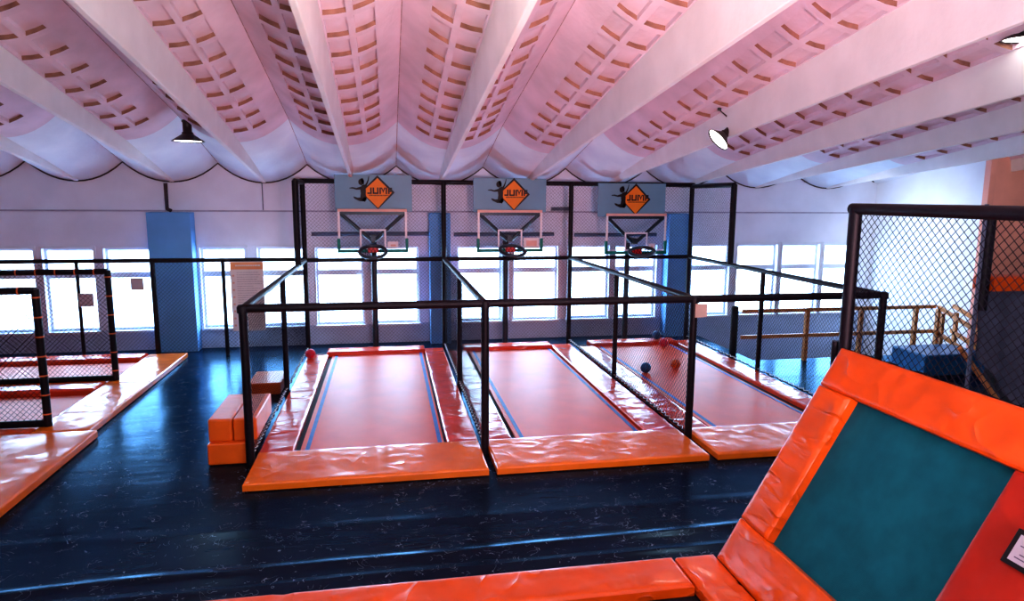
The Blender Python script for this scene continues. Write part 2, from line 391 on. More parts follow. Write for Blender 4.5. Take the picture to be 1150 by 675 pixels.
def weld(o, merge=True):
    bm = bmesh.new(); bm.from_mesh(o.data); bmesh.ops.remove_doubles(bm, verts=bm.verts[:], dist=.0005)
    for e in bm.edges:
        if len(e.link_faces) != 2 or e.calc_face_angle(0) > .5: e.smooth = False
    bm.to_mesh(o.data); bm.free()
for k in range(len(CUSP)-1):
    a, b = CUSP[k], CUSP[k+1]; xl = (a+b)/2
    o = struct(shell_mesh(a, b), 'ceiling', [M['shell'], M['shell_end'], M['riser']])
    weld(o)
    sl = max(.10, .135-.0055*xl); w = .035
    mb = MB(); Y2 = -8
    zb = lambda y: 3.64+sl*(YW-y)
    zt = lambda y: z_low(y, xl)+.03
    ys = [YW, 14.3, 13, 11, 9, 7, 5, 3, 0, -4, -8]
    vs = []
    for y in ys: vs += [(xl-w, y, zb(y)-.02), (xl+w, y, zb(y)-.02), (xl+w*2.2, y, zt(y)), (xl-w*2.2, y, zt(y))]
    fs = []
    for i in range(len(ys)-1):
        for j in range(4): fs.append((i*4+j, i*4+(j+1) % 4, (i+1)*4+(j+1) % 4, (i+1)*4+j))
    mb.add(vs, fs+[(0, 1, 2, 3)]); trim(mb, M['beam'], .012)
    mb = MB(); mb.tube([(b, 15.6, z_cusp(15.6, b)+.002), (b, 13, z_cusp(13, b)+.002), (b, 0, z_cusp(0, b)+.002)], .009, 5)
    if -9 < b < 12: trim(mb, M['crease'])

# outside: bright paving
mb = MB(); mb.add([(-60, YW+.5, -1.2), (60, YW+.5, -1.2), (60, 80, -1.2), (-60, 80, -1.2)], [(0, 1, 2, 3)]); struct(mb, 'ground', M['outground'])

# ------------------------------------------------------------------ netted cage round the three lanes
PX = [-1.73, 1.21, 4.07, 6.96]; YN, YM, YF = 8.49, 11.67, 14.90; H = 2.0; HT = 3.66; RP = .052
cage = empty('trampoline_cage', (2.6, 11.7, 0), 'black foam sleeved pipe cage with netting around the three basketball trampolines', 'cage')
def post(root, x, y, z0, z1, r=RP, m='post', name='post'):
    return MB().tube([(x, y, z0), (x, y, z1)], r, 14).build(name, M[m], root)
def rail(root, p, q, r=RP, m='post', name='rail'):
    return MB().tube([p, q], r, 14).build(name, M[m], root)
for i, x in enumerate(PX):
    post(cage, x, YN, 0, H); post(cage, x, YM, 0, H, .045); post(cage, x, YF, 0, HT)
    rail(cage, (x, YN, H), (x, YF, H), .045)
    net_mb((x, YN, .10), (0, YF-YN, 0), (0, 0, H-.12), .055, .0024).build('net', M['net'], cage)
    rp = [(x+.012*math.sin(t*1.7), YN+(YF-YN)*t/60, .10+.012*math.cos(t*2.1)) for t in range(61)]
    MB().tube(rp, .014, 6).build('hem_rope', M['net'], cage)
    lc = MB(); lc.tube([(x+(.022 if k % 2 else -.022), YN+.15+k*.075, .122+.012*(k % 2)) for k in range(83)], .006, 5)
    lc.build('lacing', M['white'], cage)
    for y in (YN, YF): MB().lathe([(.001, .05), (.05, .045), (.07, .02), (.07, -.05)], (x, y, H if y == YN else HT), 14).build('joint_cap', M['post'], cage)
for i in range(3):
    rail(cage, (PX[i], YN, H), (PX[i+1], YN, H)); rail(cage, (PX[i], YF, H), (PX[i+1], YF, H), .045)
    rail(cage, (PX[i], YF, HT), (PX[i+1], YF, HT), .05)
    net_mb((PX[i], YF, .10), (PX[i+1]-PX[i], 0, 0), (0, 0, HT-.14), .055, .0017).build('net', M['net'], cage)
for x, y in ((PX[0], 13.75), (PX[3], 12.95)):
    post(cage, x, y, H, HT-.02, .062); rail(cage, (x, y, HT-.03), (x, YF, HT-.03))
    net_mb((x, y, H), (0, YF-y, 0), (0, 0, HT-H), .055, .0015).build('net', M['net'], cage)

# ------------------------------------------------------------------ basketball trampolines
LANE = [(-1.68, 1.15), (1.25, 4.01), (4.13, 6.93)]
BED = [(-1.25, .70), (1.62, 3.50), (4.50, 6.45)]
LL = ['orange trampoline lane with no second ball, beside the stacked foam blocks, left of three',
      'orange trampoline lane with empty bed between the two inner net lines, middle of three',
      'orange trampoline lane with balls lying on its bed, right of three']
LL[0] = 'orange trampoline lane beside the stacked orange foam blocks, left of three'
for i in range(3):
    x0, x1 = LANE[i]; b0, b1 = BED[i]
    t = empty('trampoline', ((x0+x1)/2, 11.2, 0), LL[i], 'trampoline', 'basketball trampolines in the cage')
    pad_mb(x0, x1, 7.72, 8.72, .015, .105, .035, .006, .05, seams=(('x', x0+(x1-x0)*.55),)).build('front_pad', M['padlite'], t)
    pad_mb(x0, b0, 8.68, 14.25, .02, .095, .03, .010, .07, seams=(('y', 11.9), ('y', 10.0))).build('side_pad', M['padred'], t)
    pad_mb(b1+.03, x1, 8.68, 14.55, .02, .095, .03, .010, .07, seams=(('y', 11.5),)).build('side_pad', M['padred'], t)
    pad_mb(b0-.05, b1+.05, 14.30, 14.72, .02, .13, .05, .006, .07).build('far_pad', M['padred'], t)
    g = MB(); g.box((x0+.05, 7.85, .002), (x1-.05, 14.68, .02)); g.build('spring_frame', M['gap'], t)
    b = MB(); b.box((b0+.07, 8.6, .03), (b1-(.10 if i == 2 else 0), 14.35, .05)); bo = b.build('bed', M['bed'], t)
    for xs in (b0+.13, b1-(.185 if i == 2 else .085)):
        s = MB(); s.box((xs, 8.65, .05), (xs+.055, 14.33, .053)); so = s.build('edge_stripe', M['bluestripe'], bo)
        so['label'] = 'blue edge stripe'

# foam blocks on the floor beside the left lane
def block(a, b, label, rz=0):
    mb = MB(); mb.box(a, b); o = mb.build('foam_block', M['foam'], None, .025)
    o.rotation_euler.z = rz
    return tag(o, label, 'foam block', 'orange foam blocks beside the left lane')
block((-2.26, 8.60, 0.005), (-1.76, 9.75, .285), 'orange vinyl foam block lying lowest, carrying two other blocks')
block((-2.25, 8.66, .287), (-1.965, 9.80, .58), 'orange foam block on top of the lowest block, on its left side')
block((-1.955, 8.66, .287), (-1.67, 9.78, .58), 'orange foam block on top of the lowest block, right next to the cage net')
block((-2.38, 11.70, .005), (-1.84, 12.55, .21), 'flat orange foam block alone on the floor behind the stack of blocks')

# balls
def ball(x, y, z, m, label):
    mb = MB(); n = 16; r = .1
    prof = [(max(.0005, r*math.sin(math.pi*k/n)), -r*math.cos(math.pi*k/n)) for k in range(n+1)]
    mb.lathe(prof, (x, y, z+r), 24)
    for ax in range(3):
        pts = []
        for k in range(25):
            a = 2*math.pi*k/24; c, s = r*1.0*math.cos(a), r*1.0*math.sin(a)
            pts.append([(x+c, y+s, z+r), (x+c, y, z+r+s), (x, y+c, z+r+s)][ax])
        mb.tube(pts, .0028, 5, 1, False)
    tag(mb.build('ball', [m, M['ink']]), label, 'ball', 'balls in the lanes')
ball(-1.58, 13.9, .098, M['ball_red'], 'red ball on the far end of the left lane side pad')
ball(4.80, 11.95, .05, M['ball_blue'], 'blue ball lying on the right lane bed, nearest of the balls')
ball(5.49, 12.15, .05, M['ball_orange'], 'orange ball lying on the right lane bed beside the blue one')
ball(6.05, 14.05, .05, M['ball_red'], 'red ball at the far end of the right lane bed')
ball(6.08, 14.55, .125, M['ball_blue'], 'blue ball resting on the far pad of the right lane behind the red one')

# ------------------------------------------------------------------ hoops
def hoop(cx, zb, tilt, roll, label, sticker):
    yb = 14.55
    t = empty('basketball_hoop', (cx, 15.1, 0), label, 'basketball hoop', 'basketball hoops at the lane ends')
    MB().tube([(cx, 15.1, 0), (cx, 15.1, zb+.32)], .065, 14).build('pole', M['steel'], t)
    MB().box((cx-.18, 15.0, 0), (cx+.18, 15.25, .02)).build('base_plate', M['steel'], t)
    MB().box((cx-.05, yb+.03, zb+.20), (cx+.05, 15.12, zb+.32)).build('arm', M['steel'], t)
    w = .71; h = .88
    g = MB(); g.box((cx-w, yb, zb), (cx+w, yb+.015, zb+h)); bo = g.build('backboard', M['acrylic'], t)
    e = MB(); yy = (yb-.006, yb+.02)
    e.box((cx-w, yy[0], zb+h-.055), (cx+w, yy[1], zb+h)); e.build('top_edge', M['salmonline'], bo)
    e = MB(); e.box((cx-w, yy[0], zb+.26), (cx-w+.045, yy[1], zb+h-.055)); e.box((cx+w-.045, yy[0], zb+.26), (cx+w, yy[1], zb+h-.055))
    e.box((cx-w+.05, yy[0], zb+.05), (cx+w-.05, yb-.001, zb+.075)); e.build('border_line', M['white'], bo)
    e = MB(); e.box((cx-w-.02, yb-.03, zb-.03), (cx+w+.02, yb+.04, zb+.04)); e.box((cx-w-.02, yb-.03, zb+.04), (cx-w+.04, yb+.04, zb+.27)); e.box((cx+w-.04, yb-.03, zb+.04), (cx+w+.02, yb+.04, zb+.27))
    e.build('edge_padding', M['green'], bo, .012)
    e = MB(); sw, sh, st = .27, .46, .035; y0, y1 = yb-.004, yb-.001
    e.box((cx-sw, y0, zb+.07), (cx-sw+st, y1, zb+sh)); e.box((cx+sw-st, y0, zb+.07), (cx+sw, y1, zb+sh)); e.box((cx-sw+st, y0, zb+sh-st), (cx+sw-st, y1, zb+sh)); e.build('target_square', M['white'], bo)
    if sticker:
        a, b = sticker
        e = MB(); e.box((cx+.30, yb-.006, zb+.06), (cx+.30+a, yb-.002, zb+.06+b)); so = e.build('sticker', M['paper'], bo)
        e = MB(); e.box((cx+.36, yb-.008, zb+.10), (cx+.30+a-.05, yb-.006, zb+b)); e.build('print', M['salmonline'], so)
    for sx in (-1, 1):
        MB().tube([(cx+sx*(w-.06), yb+.06, zb+h-.10), (cx+sx*.03, yb+.12, zb+.22)], .04, 10).build('brace', M['steel'], t)
    MB().box((cx-.70, yb+.03, zb+h-.12), (cx+.70, yb+.07, zb+h-.06)).build('cross_bar', M['steel'], t)
    # hinged rim, hanging a little forward
    rot = Matrix.Rotation(R(roll), 3, 'Y') @ Matrix.Rotation(R(tilt), 3, 'X')
    c0 = Vector((cx, yb-.04, zb+.13))
    def L(p): return c0+rot @ Vector(p)
    ring = [L((.27*math.cos(k*math.pi/18), -.31+.27*math.sin(k*math.pi/18), 0)) for k in range(37)]
    rim = MB().tube(ring, .037, 10, 0, False).build('rim', M['steel'], t)
    nb = MB()
    for k in range(18):
        a = k*math.pi/9
        for d in (-1, 1):
            pts = []
            for j in range(5):
                aa = a+d*j*.17; rr = .27-.03*j
                pts.append(L((rr*math.cos(aa), -.31+rr*math.sin(aa), -.045*j)))
            nb.tube(pts, .006, 4, 0, False)
    nb.build('hoop_net', M['net'], rim)
    MB().box((cx-.11, yb-.09, zb-.02), (cx+.11, yb-.035, zb+.14)).build('rim_mount', M['redplate'], t, .01)
hoop(-.30, 2.21, 22, 0, 'glass basketball hoop on dark pole at the left lane end', (.22, .14))
hoop(2.62, 2.20, 20, 3, 'glass basketball hoop on dark pole at the middle lane end, pale sticker lower right', (.34, .22))
hoop(5.50, 2.13, 14, -8, 'glass basketball hoop with sagging rim at the right lane end', (.15, .15))

# signs above the hoops
def sign(cx, z0, z1, w, label):
    y = 14.80
    t = empty('sign_panel', (cx, y, z0), label, 'sign', 'logo signs above the hoops')
    MB().box((cx-w/2, y, z0), (cx+w/2, y+.03, z1)).build('board', M['sign'], t, .004)
    lx, lz, h = cx+.085, (z0+z1)/2+.02, .355
    yy = y-.004
    d = MB(); d.prism([(lx-h, yy, lz), (lx, yy, lz-h), (lx+h, yy, lz), (lx, yy, lz+h)], (0, .003, 0)); dm = d.build('diamond', M['black'], t)
    h2 = h-.028
    d = MB(); d.prism([(lx-h2, yy-.004, lz), (lx, yy-.004, lz-h2), (lx+h2-.03, yy-.004, lz), (lx, yy-.004, lz+h2-.03)], (0, .003, 0)); d.build('diamond_face', M['orangeprint'], dm)
    def small(mb):
        x = lx-.18
        random.seed(3)
        while x < lx+.22:
            wd = random.choice((.012, .016, .02)); mb.box((x, yy-.007, lz-.075), (x+wd, yy-.005, lz-.052)); x += wd+.008
    # JUMP in wide thin strokes
    lt = MB(); st = .032; hh = .135; zb_ = lz-.035; yA, yB = yy-.009, yy-.005
    def bar(x0, z0, x1, z1): lt.box((lx+x0, yA, zb_+z0), (lx+x1, yB, zb_+z1))
    bar(-.155, st, -.155+st, hh); bar(-.215, 0, -.155+st, st)          # J
    bar(-.105, st, -.105+st, hh); bar(-.015, st, -.015+st, hh); bar(-.105, 0, -.015+st, st)            # U
    bar(.035, 0, .035+st, hh); bar(.165, 0, .165+st, hh)                                                # M
    for q in (-1, 1): lt.prism([(lx+.115+q*.052, yA, zb_+hh), (lx+.115+q*.022, yA, zb_+hh), (lx+.115-q*.008, yA, zb_+.05), (lx+.115-q*.008, yA, zb_+.02)], (0, .004, 0))
    bar(.215, 0, .215+st, hh); bar(.215+st, hh-st, .30, hh); bar(.215+st, .042, .30, .042+st*.9); bar(.30-st, .042+st*.9, .30, hh-st)   # P
    small(lt); lt.build('lettering', M['black'], dm)
    # jumping woman: head with blown hair, arms flung out, bent legs
    f = MB(); yf = yy-.012
    def P(pts): f.prism([(lx+px*1.06-.015, yf, lz+pz*1.08-.02) for px, pz in pts], (0, .0015, 0))
    body = [(-.30, .15), (-.235, .17), (-.215, .06), (-.22, -.04), (-.205, -.13), (-.27, -.16), (-.33, -.10), (-.315, .0), (-.325, .07)]
    P(body)
    n = 12; P([(-.305+.055*math.cos(2*math.pi*k/n), .215+.062*math.sin(2*math.pi*k/n)) for k in range(n)])
    P([(-.32, .28), (-.27, .29), (-.245, .24), (-.25, .16), (-.29, .20)])                      # hair
    P([(-.31, .13), (-.40, .10), (-.47, .115), (-.53, .105), (-.535, .09), (-.47, .085), (-.40, .065), (-.31, .07)])  # arm to the left
    P([(-.25, .14), (-.205, .20), (-.175, .26), (-.16, .325), (-.145, .325), (-.155, .25), (-.18, .18), (-.215, .09)])  # raised arm
    P([(-.32, -.08), (-.38, -.085), (-.455, -.06), (-.46, -.085), (-.43, -.115), (-.34, -.155), (-.25, -.16)])  # bent leg
    P([(-.30, -.13), (-.24, -.17), (-.205, -.12), (-.215, -.04)])
    f.build('figure', M['black'], t)
sign(-.27, 3.03, 3.80, 1.60, 'grey blue sign with jump logo above the left hoop')
sign(2.66, 3.03, 3.76, 1.62, 'grey blue sign with jump logo above the middle hoop')
sign(5.47, 2.93, 3.68, 1.60, 'grey blue sign with jump logo above the right hoop')

# ------------------------------------------------------------------ net fence along the back and dividers of the left court
fence = empty('net_fence', (-6, 14.9, 0), 'long black pipe fence with netting in front of the windows at left', 'fence')
for x, r in ((-9.3, .05), (-6.15, .035), (-4.74, .05), (-3.38, .04)): post(fence, x, 14.9, 0, 2.02, r)
rail(fence, (-11, 14.9, 2.03), (-1.78, 14.9, 2.02), .045)
net_mb((-11, 14.9, .06), (9.2, 0, 0), (0, 0, 1.95), .055, .0024).build('net', M['net'], fence)
def divider(y, label, ties):
    d = empty('net_divider', (-4.75, y, 0), label, 'net divider', 'net dividers of the left court')
    post(d, -4.75, y, .0, 2.06); rail(d, (-4.75, y, 2.04), (-11, y, 2.04)); rail(d, (-4.75, y, .16), (-11, y, .16))
    net_mb((-11, y, .18), (6.22, 0, 0), (0, 0, 1.84), .055, .0030).build('net', M['net'], d)
    for k in range(ties):
        z = .3+k*1.65/(ties-1)
        MB().lathe([(RP+.004, -.010), (RP+.006, 0), (RP+.004, .010)], (-4.75, y, z), 14).build('cable_tie', M['tie'], d)
    ax = Matrix.Rotation(R(90), 3, 'Y')
    for k in range(8):
        MB().lathe([(RP+.004, -.010), (RP+.006, 0), (RP+.004, .010)], (-4.95-k*.3, y, 2.04), 14, 0, ax).build('cable_tie', M['tie'], d)
divider(10.2, 'black netted divider frame nearest on the left court, cut by the photo edge', 7)
divider(12.66, 'black netted divider frame further back on the left court', 6)
def ltramp(y0, y1, label, bed=True):
    t = empty('trampoline', (-6.5, (y0+y1)/2, 0), label, 'trampoline', 'trampolines of the left court')
    g = MB(); g.box((-10.8, y0+.05, .002), (-4.5, y1-.05, .02)); g.build('spring_frame', M['gap'], t)
    pad_mb(-4.88, -4.14, y0, y1, .015, .11, .035, .010, .06, seams=(('y', y0+.8), ('y', y0+1.6))).build('side_pad', M['padlite'], t)
    pad_mb(-10.8, -4.9, y1-.42, y1, .02, .14, .06, .006, .08).build('far_pad', M['padred'], t)
    pad_mb(-10.8, -4.9, y0, y0+.2, .02, .12, .05, .006, .08).build('near_pad', M['pad'], t)
    b = MB(); b.box((-10.7, y0+.22, .03), (-4.95, y1-.5, .05)); b.build('bed', M['bed'], t)
ltramp(9.97, 12.5, 'orange trampoline behind the nearest divider of the left court')
ltramp(12.5, 14.78, 'orange trampoline at the far end of the left court by the windows')
tn = empty('trampoline', (-6.5, 7.8, 0), 'wide orange padded trampoline edge in the left foreground', 'trampoline', 'trampolines of the left court')
pad_mb(-8.2, -4.02, 5.2, 9.93, .015, .115, .035, .010, .09, seams=(('y', 8.3), ('x', -5.6))).build('edge_pad', M['padlite'], tn)
MB().box((-8.1, 5.3, .002), (-4.1, 9.88, .015)).build('base_frame', M['gap'], tn)

# rules board and small notices
rb = empty('rules_board', (-2.9, 14.83, .53), 'white rules board with orange header hanging on the back net', 'notice board')
MB().box((-3.23, 14.825, .53), (-2.57, 14.84, 1.99)).build('sheet', M['paper'], rb)
MB().box((-3.22, 14.82, 1.83), (-2.58, 14.824, 1.98)).build('header', M['orangehead'], rb)
tx = MB(); random.seed(11); z = 1.76
while z > .58:
    ln = random.uniform(.30, .50); x = -3.10
    while x < -3.10+ln:
        wd = random.uniform(.02, .06); tx.box((x, 14.821, z), (x+wd, 14.824, z+.011)); x += wd+.012
    z -= .048
tx.build('text_lines', M['greypaper'], rb)
ic = MB()
for k in range(8):
    zc = 1.70-k*.15; ic.prism([(-3.17+.022*math.cos(2*math.pi*j/10), 14.821, zc+.022*math.sin(2*math.pi*j/10)) for j in range(10)], (0, .003, 0), 0)
ic.build('bullet_icons', M['salmonline'], rb)
tx = MB(); x = -3.12
while x < -2.66:
    wd = random.uniform(.02, .05); tx.box((x, 14.816, 1.895), (x+wd, 14.82, 1.925)); x += wd+.012
tx.build('header_text', M['paper'], rb)
def note(a, b, m, label):
    mb = MB(); mb.box(a, b); tag(mb.build('notice', m), label, 'notice')
note((-6.13, 14.83, 1.11), (-5.86, 14.845, 1.38), M['greypaper'], 'small grey notice on the thin fence post at left')
note((-5.15, 14.83, 1.43), (-4.91, 14.845, 1.68), M['greypaper'], 'small grey notice on the back net beside the blue pilaster at left')
note((4.05, 8.40, 1.76), (4.22, 8.415, 1.945), M['beige'], 'small beige label under the near cage rail, at the third front post')
note((12.385, 12.40, 1.43), (12.398, 12.72, 1.80), M['paper'], 'white paper notice on the right wall')

# pipes on the back wall
for a, b, z in ((-1.65, .95, 2.52), (1.50, 3.85, 2.50), (4.36, 6.40, 2.48)):
    mb = MB(); mb.tube([(a, 15.58, z), (b, 15.58, z)], .045, 10)
    for x in (a+.15, b-.15): mb.box((x-.015, 15.58, z-.03), (x+.015, 15.71, z+.01))
    lab = {-1.65: 'left', 1.50: 'middle', 4.36: 'right'}[a]
    tag(mb.build('wall_pipe', M['pipe']), 'dark horizontal pipe on the back wall behind the %s hoop' % lab, 'pipe', 'pipes behind the hoops')
mb = MB(); mb.box((3.80, 15.55, 3.05), (4.30, 15.7, 3.13)); tag(mb.build('wall_bracket', M['pipe']), 'short dark bar on the back wall between the middle and right signs', 'bar')
mb = MB(); mb.tube([(-4.60, 15.64, 3.60), (-4.60, 15.64, 3.06), (-4.52, 15.62, 3.02)], .04, 10); tag(mb.build('downpipe', M['joint']), 'short black downpipe above the left blue pilaster', 'pipe')
mb = MB(); mb.tube([(-2.66, 15.68, 3.62), (-2.66, 15.68, 3.04)], .012, 6); tag(mb.build('cable', M['pipe']), 'thin grey cable running down the upper back wall', 'cable')

# ------------------------------------------------------------------ pendant lamps
def pendant(x, y, ztop, zsh, r, label, tiltx=0, bracket=None, tilty=0):
    t = empty('pendant_lamp', (x, y, ztop), label, 'lamp', 'dark pendant lamps')
    rot = Matrix.Rotation(R(tiltx), 3, 'X') @ Matrix.Rotation(R(tilty), 3, 'Y')
    c = Vector((x, y, zsh))
    hk = MB()
    hk.tube([(x, y, ztop), (x, y, ztop-.05)], .03, 8)
    for s in (-1, 1): hk.tube([(x, y, ztop-.04), c+rot @ Vector((s*.035, 0, .36))], .008, 5)
    if bracket: hk.tube([bracket, (x, y, ztop-.01)], .018, 6)
    hk.build('suspension', M['lampblack'], t)
    MB().lathe([(.001, .37), (r*.30, .36), (r*.33, .33), (r*.27, .31), (r*.27, .16), (r*.34, .15), (r*.34, .12)], c, 20, 0, rot).build('housing', M['lampblack'], t)
    MB().lathe([(r*.33, .125), (r*.40, .11), (r*.95, .012), (r, 0), (r*.985, -.004), (r*.93, .012), (r*.38, .10)], c, 28, 0, rot).build('shade', M['lampblack'], t)
    MB().lathe([(.001, .0), (r*.5, .0), (r*.90, .012), (r*.80, .03)], c, 24, 0, rot).build('diffuser', M['bulb'], t)
pendant(-3.34, 12.75, 4.72, 4.26, .27, 'dark pendant lamp with wide shade hanging from the left ceiling', bracket=(-3.54, 12.75, 4.775))
pendant(4.93, 9.75, 4.70, 4.22, .20, 'small dark pendant lamp hanging at the right beam, tilted towards the left', 4, (5.05, 9.75, 4.72), 48)
pendant(6.86, 6.62, 5.45, 5.08, .20, 'pendant lamp cut by the right photo edge near the ceiling', 0, (7.0, 6.62, 5.40))

# ------------------------------------------------------------------ wooden railing and ramp rail on the right
wr = empty('wooden_railing', (9.4, 12.6, 0), 'varnished wooden railing with two bars along the right floor edge', 'railing')
for x in (8.57, 11.15): MB().box((x-.04, 12.56, 0), (x+.04, 12.64, 1.06)).build('post', M['wood'], wr)
MB().box((9.79, 12.56, 0), (9.87, 12.64, 1.06)).build('post', M['wood'], wr)
MB().box((11.56, 12.44, 0), (11.64, 12.52, 1.04)).build('post', M['wood'], wr)
for z in (1.04, .50): MB().box((7.10, 12.57, z), (11.62, 12.62, z+.075)).build('rail', M['wood'], wr)
def sl_rail(x, dz, root):
    for z in (1.04, .50):
        mb = MB(); mb.prism([(x-.035, 12.5, z+dz), (x-.035, 12.5, z+.075+dz), (x-.035, 11.3, z-.32+dz), (x-.035, 11.3, z-.395+dz)], (.07, 0, 0)); mb.build('sloping_rail', M['wood'], root)
rr = empty('ramp_railing', (11.9, 11.9, 0), 'sloping wooden ramp railing beside the right wall, descending towards the viewer', 'railing')
sl_rail(11.62, 0, rr); sl_rail(11.98, .02, rr)
for x, y in ((11.62, 12.38), (11.98, 12.4), (11.62, 11.34), (11.98, 11.34)): MB().box((x-.035, y-.035, 0), (x+.035, y+.035, 1.0-(12.5-y)*.33)).build('post', M['wood'], rr)
mb = MB(); mb.tube([(7.12, 12.93, 0), (7.12, 12.93, 1.10)], .075, 14); mb.lathe([(.075, 1.10), (.06, 1.13), (.001, 1.14)], (7.12, 12.93, 0), 14)
tag(mb.build('padded_post', M['post']), 'short thick black padded post at the end of the wooden railing', 'post')
mb = MB(); mb.box((10.05, 11.0, 0.002), (11.4, 11.9, .42)); tag(mb.build('gym_block', M['bluevinyl'], None, .03), 'blue vinyl gym block behind the ramp netting at right', 'gym block')

# ------------------------------------------------------------------ padded frame and curtain in the right background
ps = empty('sleeved_post', (7.08, 7, 0), 'thin metal post with black foam sleeve beside the dark curtain', 'post')
MB().tube([(7.02, 7.0, 0), (7.02, 7.0, 3.3)], .025, 10).build('pole', M['pipe'], ps)
MB().tube([(7.09, 7.0, 2.02), (7.09, 7.0, 3.28)], .068, 14).build('foam_sleeve', M['post'], ps)
op = pad_mb(7.16, 10.2, 6.92, 7.22, 2.26, 2.44, .06, .008, .06)
tag(op.build('padded_beam', M['pad']), 'orange padded beam above the dark curtain at right edge', 'padded beam')
mb = MB(); nx, nz = 80, 14; vs = []
for j in range(nz+1):
    for i in range(nx+1):
        a = i/nx; x = 7.14+3.0*a; zbm = max(.02, 1.52-1.12*(x-7.14))
        zz = 2.25+(zbm-2.25)*j/nz; y = 7.07+.05*math.sin(a*46+.5*math.sin(j*.4))*(.4+.6*j/nz)+.03*math.sin(a*19)
        vs.append((x, y, zz))
mb.add(vs, [(j*(nx+1)+i, j*(nx+1)+i+1, (j+1)*(nx+1)+i+1, (j+1)*(nx+1)+i) for j in range(nz) for i in range(nx)], 0, True)
tag(mb.build('curtain', M['curtain']), 'dark navy curtain hanging below the orange padded beam', 'curtain')
mb = MB(); mb.tube([(7.10, 7.25, 1.50), (8.44, 7.25, .02)], .035, 8); tag(mb.build('wooden_brace', M['wood']), 'slanted wooden bar along the lower edge of the dark curtain', 'bar')

# ------------------------------------------------------------------ tilted trampoline in the right foreground
tt = empty('tilted_trampoline', (2.87, 4.1, .12), 'steeply tilted trampoline with teal bed and orange pads in the right foreground', 'trampoline')
tt.rotation_euler.y = -R(60.15)
YA, YB = 1.22, -1.2     # local far and near ends
dn = -.14
def tp(name, x0, x1, y0, y1, m, seams=()):
    return pad_mb(x0, x1, y0, y1, dn, 0, .045, .012, .045, seams).build(name, M[m], tt, local=True)
tp('bottom_pad', 0, .43, YB, YA, 'padwr'); tp('top_pad', 1.83, 2.21, YB, YA, 'pad', (('y', .45),))
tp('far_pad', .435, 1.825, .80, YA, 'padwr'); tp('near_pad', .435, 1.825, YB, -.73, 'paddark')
MB().box((.30, -.85, -.115), (1.95, .90, -.10)).build('bed', M['bed_teal'], tt, local=True)
fm = MB(); fm.box((.02, YB+.02, -.22), (.40, YA-.02, dn)); fm.box((1.85, YB+.02, -.22), (2.19, YA-.02, dn)); fm.box((.40, YA-.4, -.22), (1.85, YA-.02, dn)); fm.box((.40, YB+.02, -.22), (1.85, YB+.4, dn))
fm.build('steel_frame', M['steel'], tt, local=True)
for y in (4.1+YA-.2, 4.1+YB+.2):
    lg = MB(); q = Matrix.Rotation(-tt.rotation_euler.y, 3, 'Y')
    loc = lambda p: q @ (Vector(p)-Vector(tt.location))
    lg.tube([loc((4.05, y, 1.85)), loc((4.05, y, 0))], .035, 10); lg.build('leg', M['steel'], tt, local=True)
# placard on the near pad
pl = empty('placard', (0, 0, 0), 'black framed white placard on the tilted trampoline pad', 'placard')
q = Matrix.Rotation(tt.rotation_euler.y, 4, 'Y'); pl.matrix_world = Matrix.Translation(tt.location) @ q @ Matrix.Translation((1.405, -1.075, .022))
MB().box((-.11, -.16, -.012), (.11, .10, .012)).build('frame', M['black'], pl, .004, local=True)
MB().box((-.08, -.13, .012), (.08, .065, .016)).build('sheet', M['greypaper'], pl, local=True)
pt = MB()
for k in range(5): pt.box((-.055+k*.024, -.10, .016), (-.048+k*.024, .035-.02*(k % 3), .0175))
pt.build('text_lines', M['ink'], pl, local=True)

# netting with post and rail above the tilted trampoline
fn = empty('net_screen', (4.06, 5.38, 0), 'black net screen on a thick post rising behind the tilted trampoline', 'net screen')
post(fn, 4.06, 5.38, 0, 3.27, .055); rail(fn, (4.06, 5.43, 3.26), (4.06, 2.2, 3.255), .05)
net_mb((4.06, 5.36, 1.98), (0, -3.1, 0), (0, 0, 1.27), .052, .0032).build('net', M['net'], fn)
post(fn, 4.02, 5.46, 0, 2.06, .03)
MB().tube([(4.055+.008*math.sin(t), 5.36-3.1*t/50, 2.0+.008*math.cos(t*1.3)) for t in range(51)], .012, 6).build('hem_rope', M['net'], fn)

# ------------------------------------------------------------------ foreground trampoline at the bottom edge
fg = empty('trampoline', (.4, 4, 0), 'orange edged floor trampoline cut by the bottom photo edge', 'trampoline')
pad_mb(-3.6, 2.49, 4.93, 5.40, .02, .125, .05, .010, .05, seams=(('x', -.9), ('x', .6))).build('edge_pad', M['pad'], fg)
MB().box((-3.6, 2.4, .002), (2.5, 5.34, .012)).build('spring_frame', M['gap'], fg)
MB().box((-3.5, 2.5, .014), (2.30, 4.72, .03)).build('bed', M['bed'], fg)
cp = pad_mb(2.51, 2.885, 2.9, 5.38, .02, .125, .04, .010, .05, seams=(('y', 4.9),))
cp.build('corner_pad', M['pad'], fg)

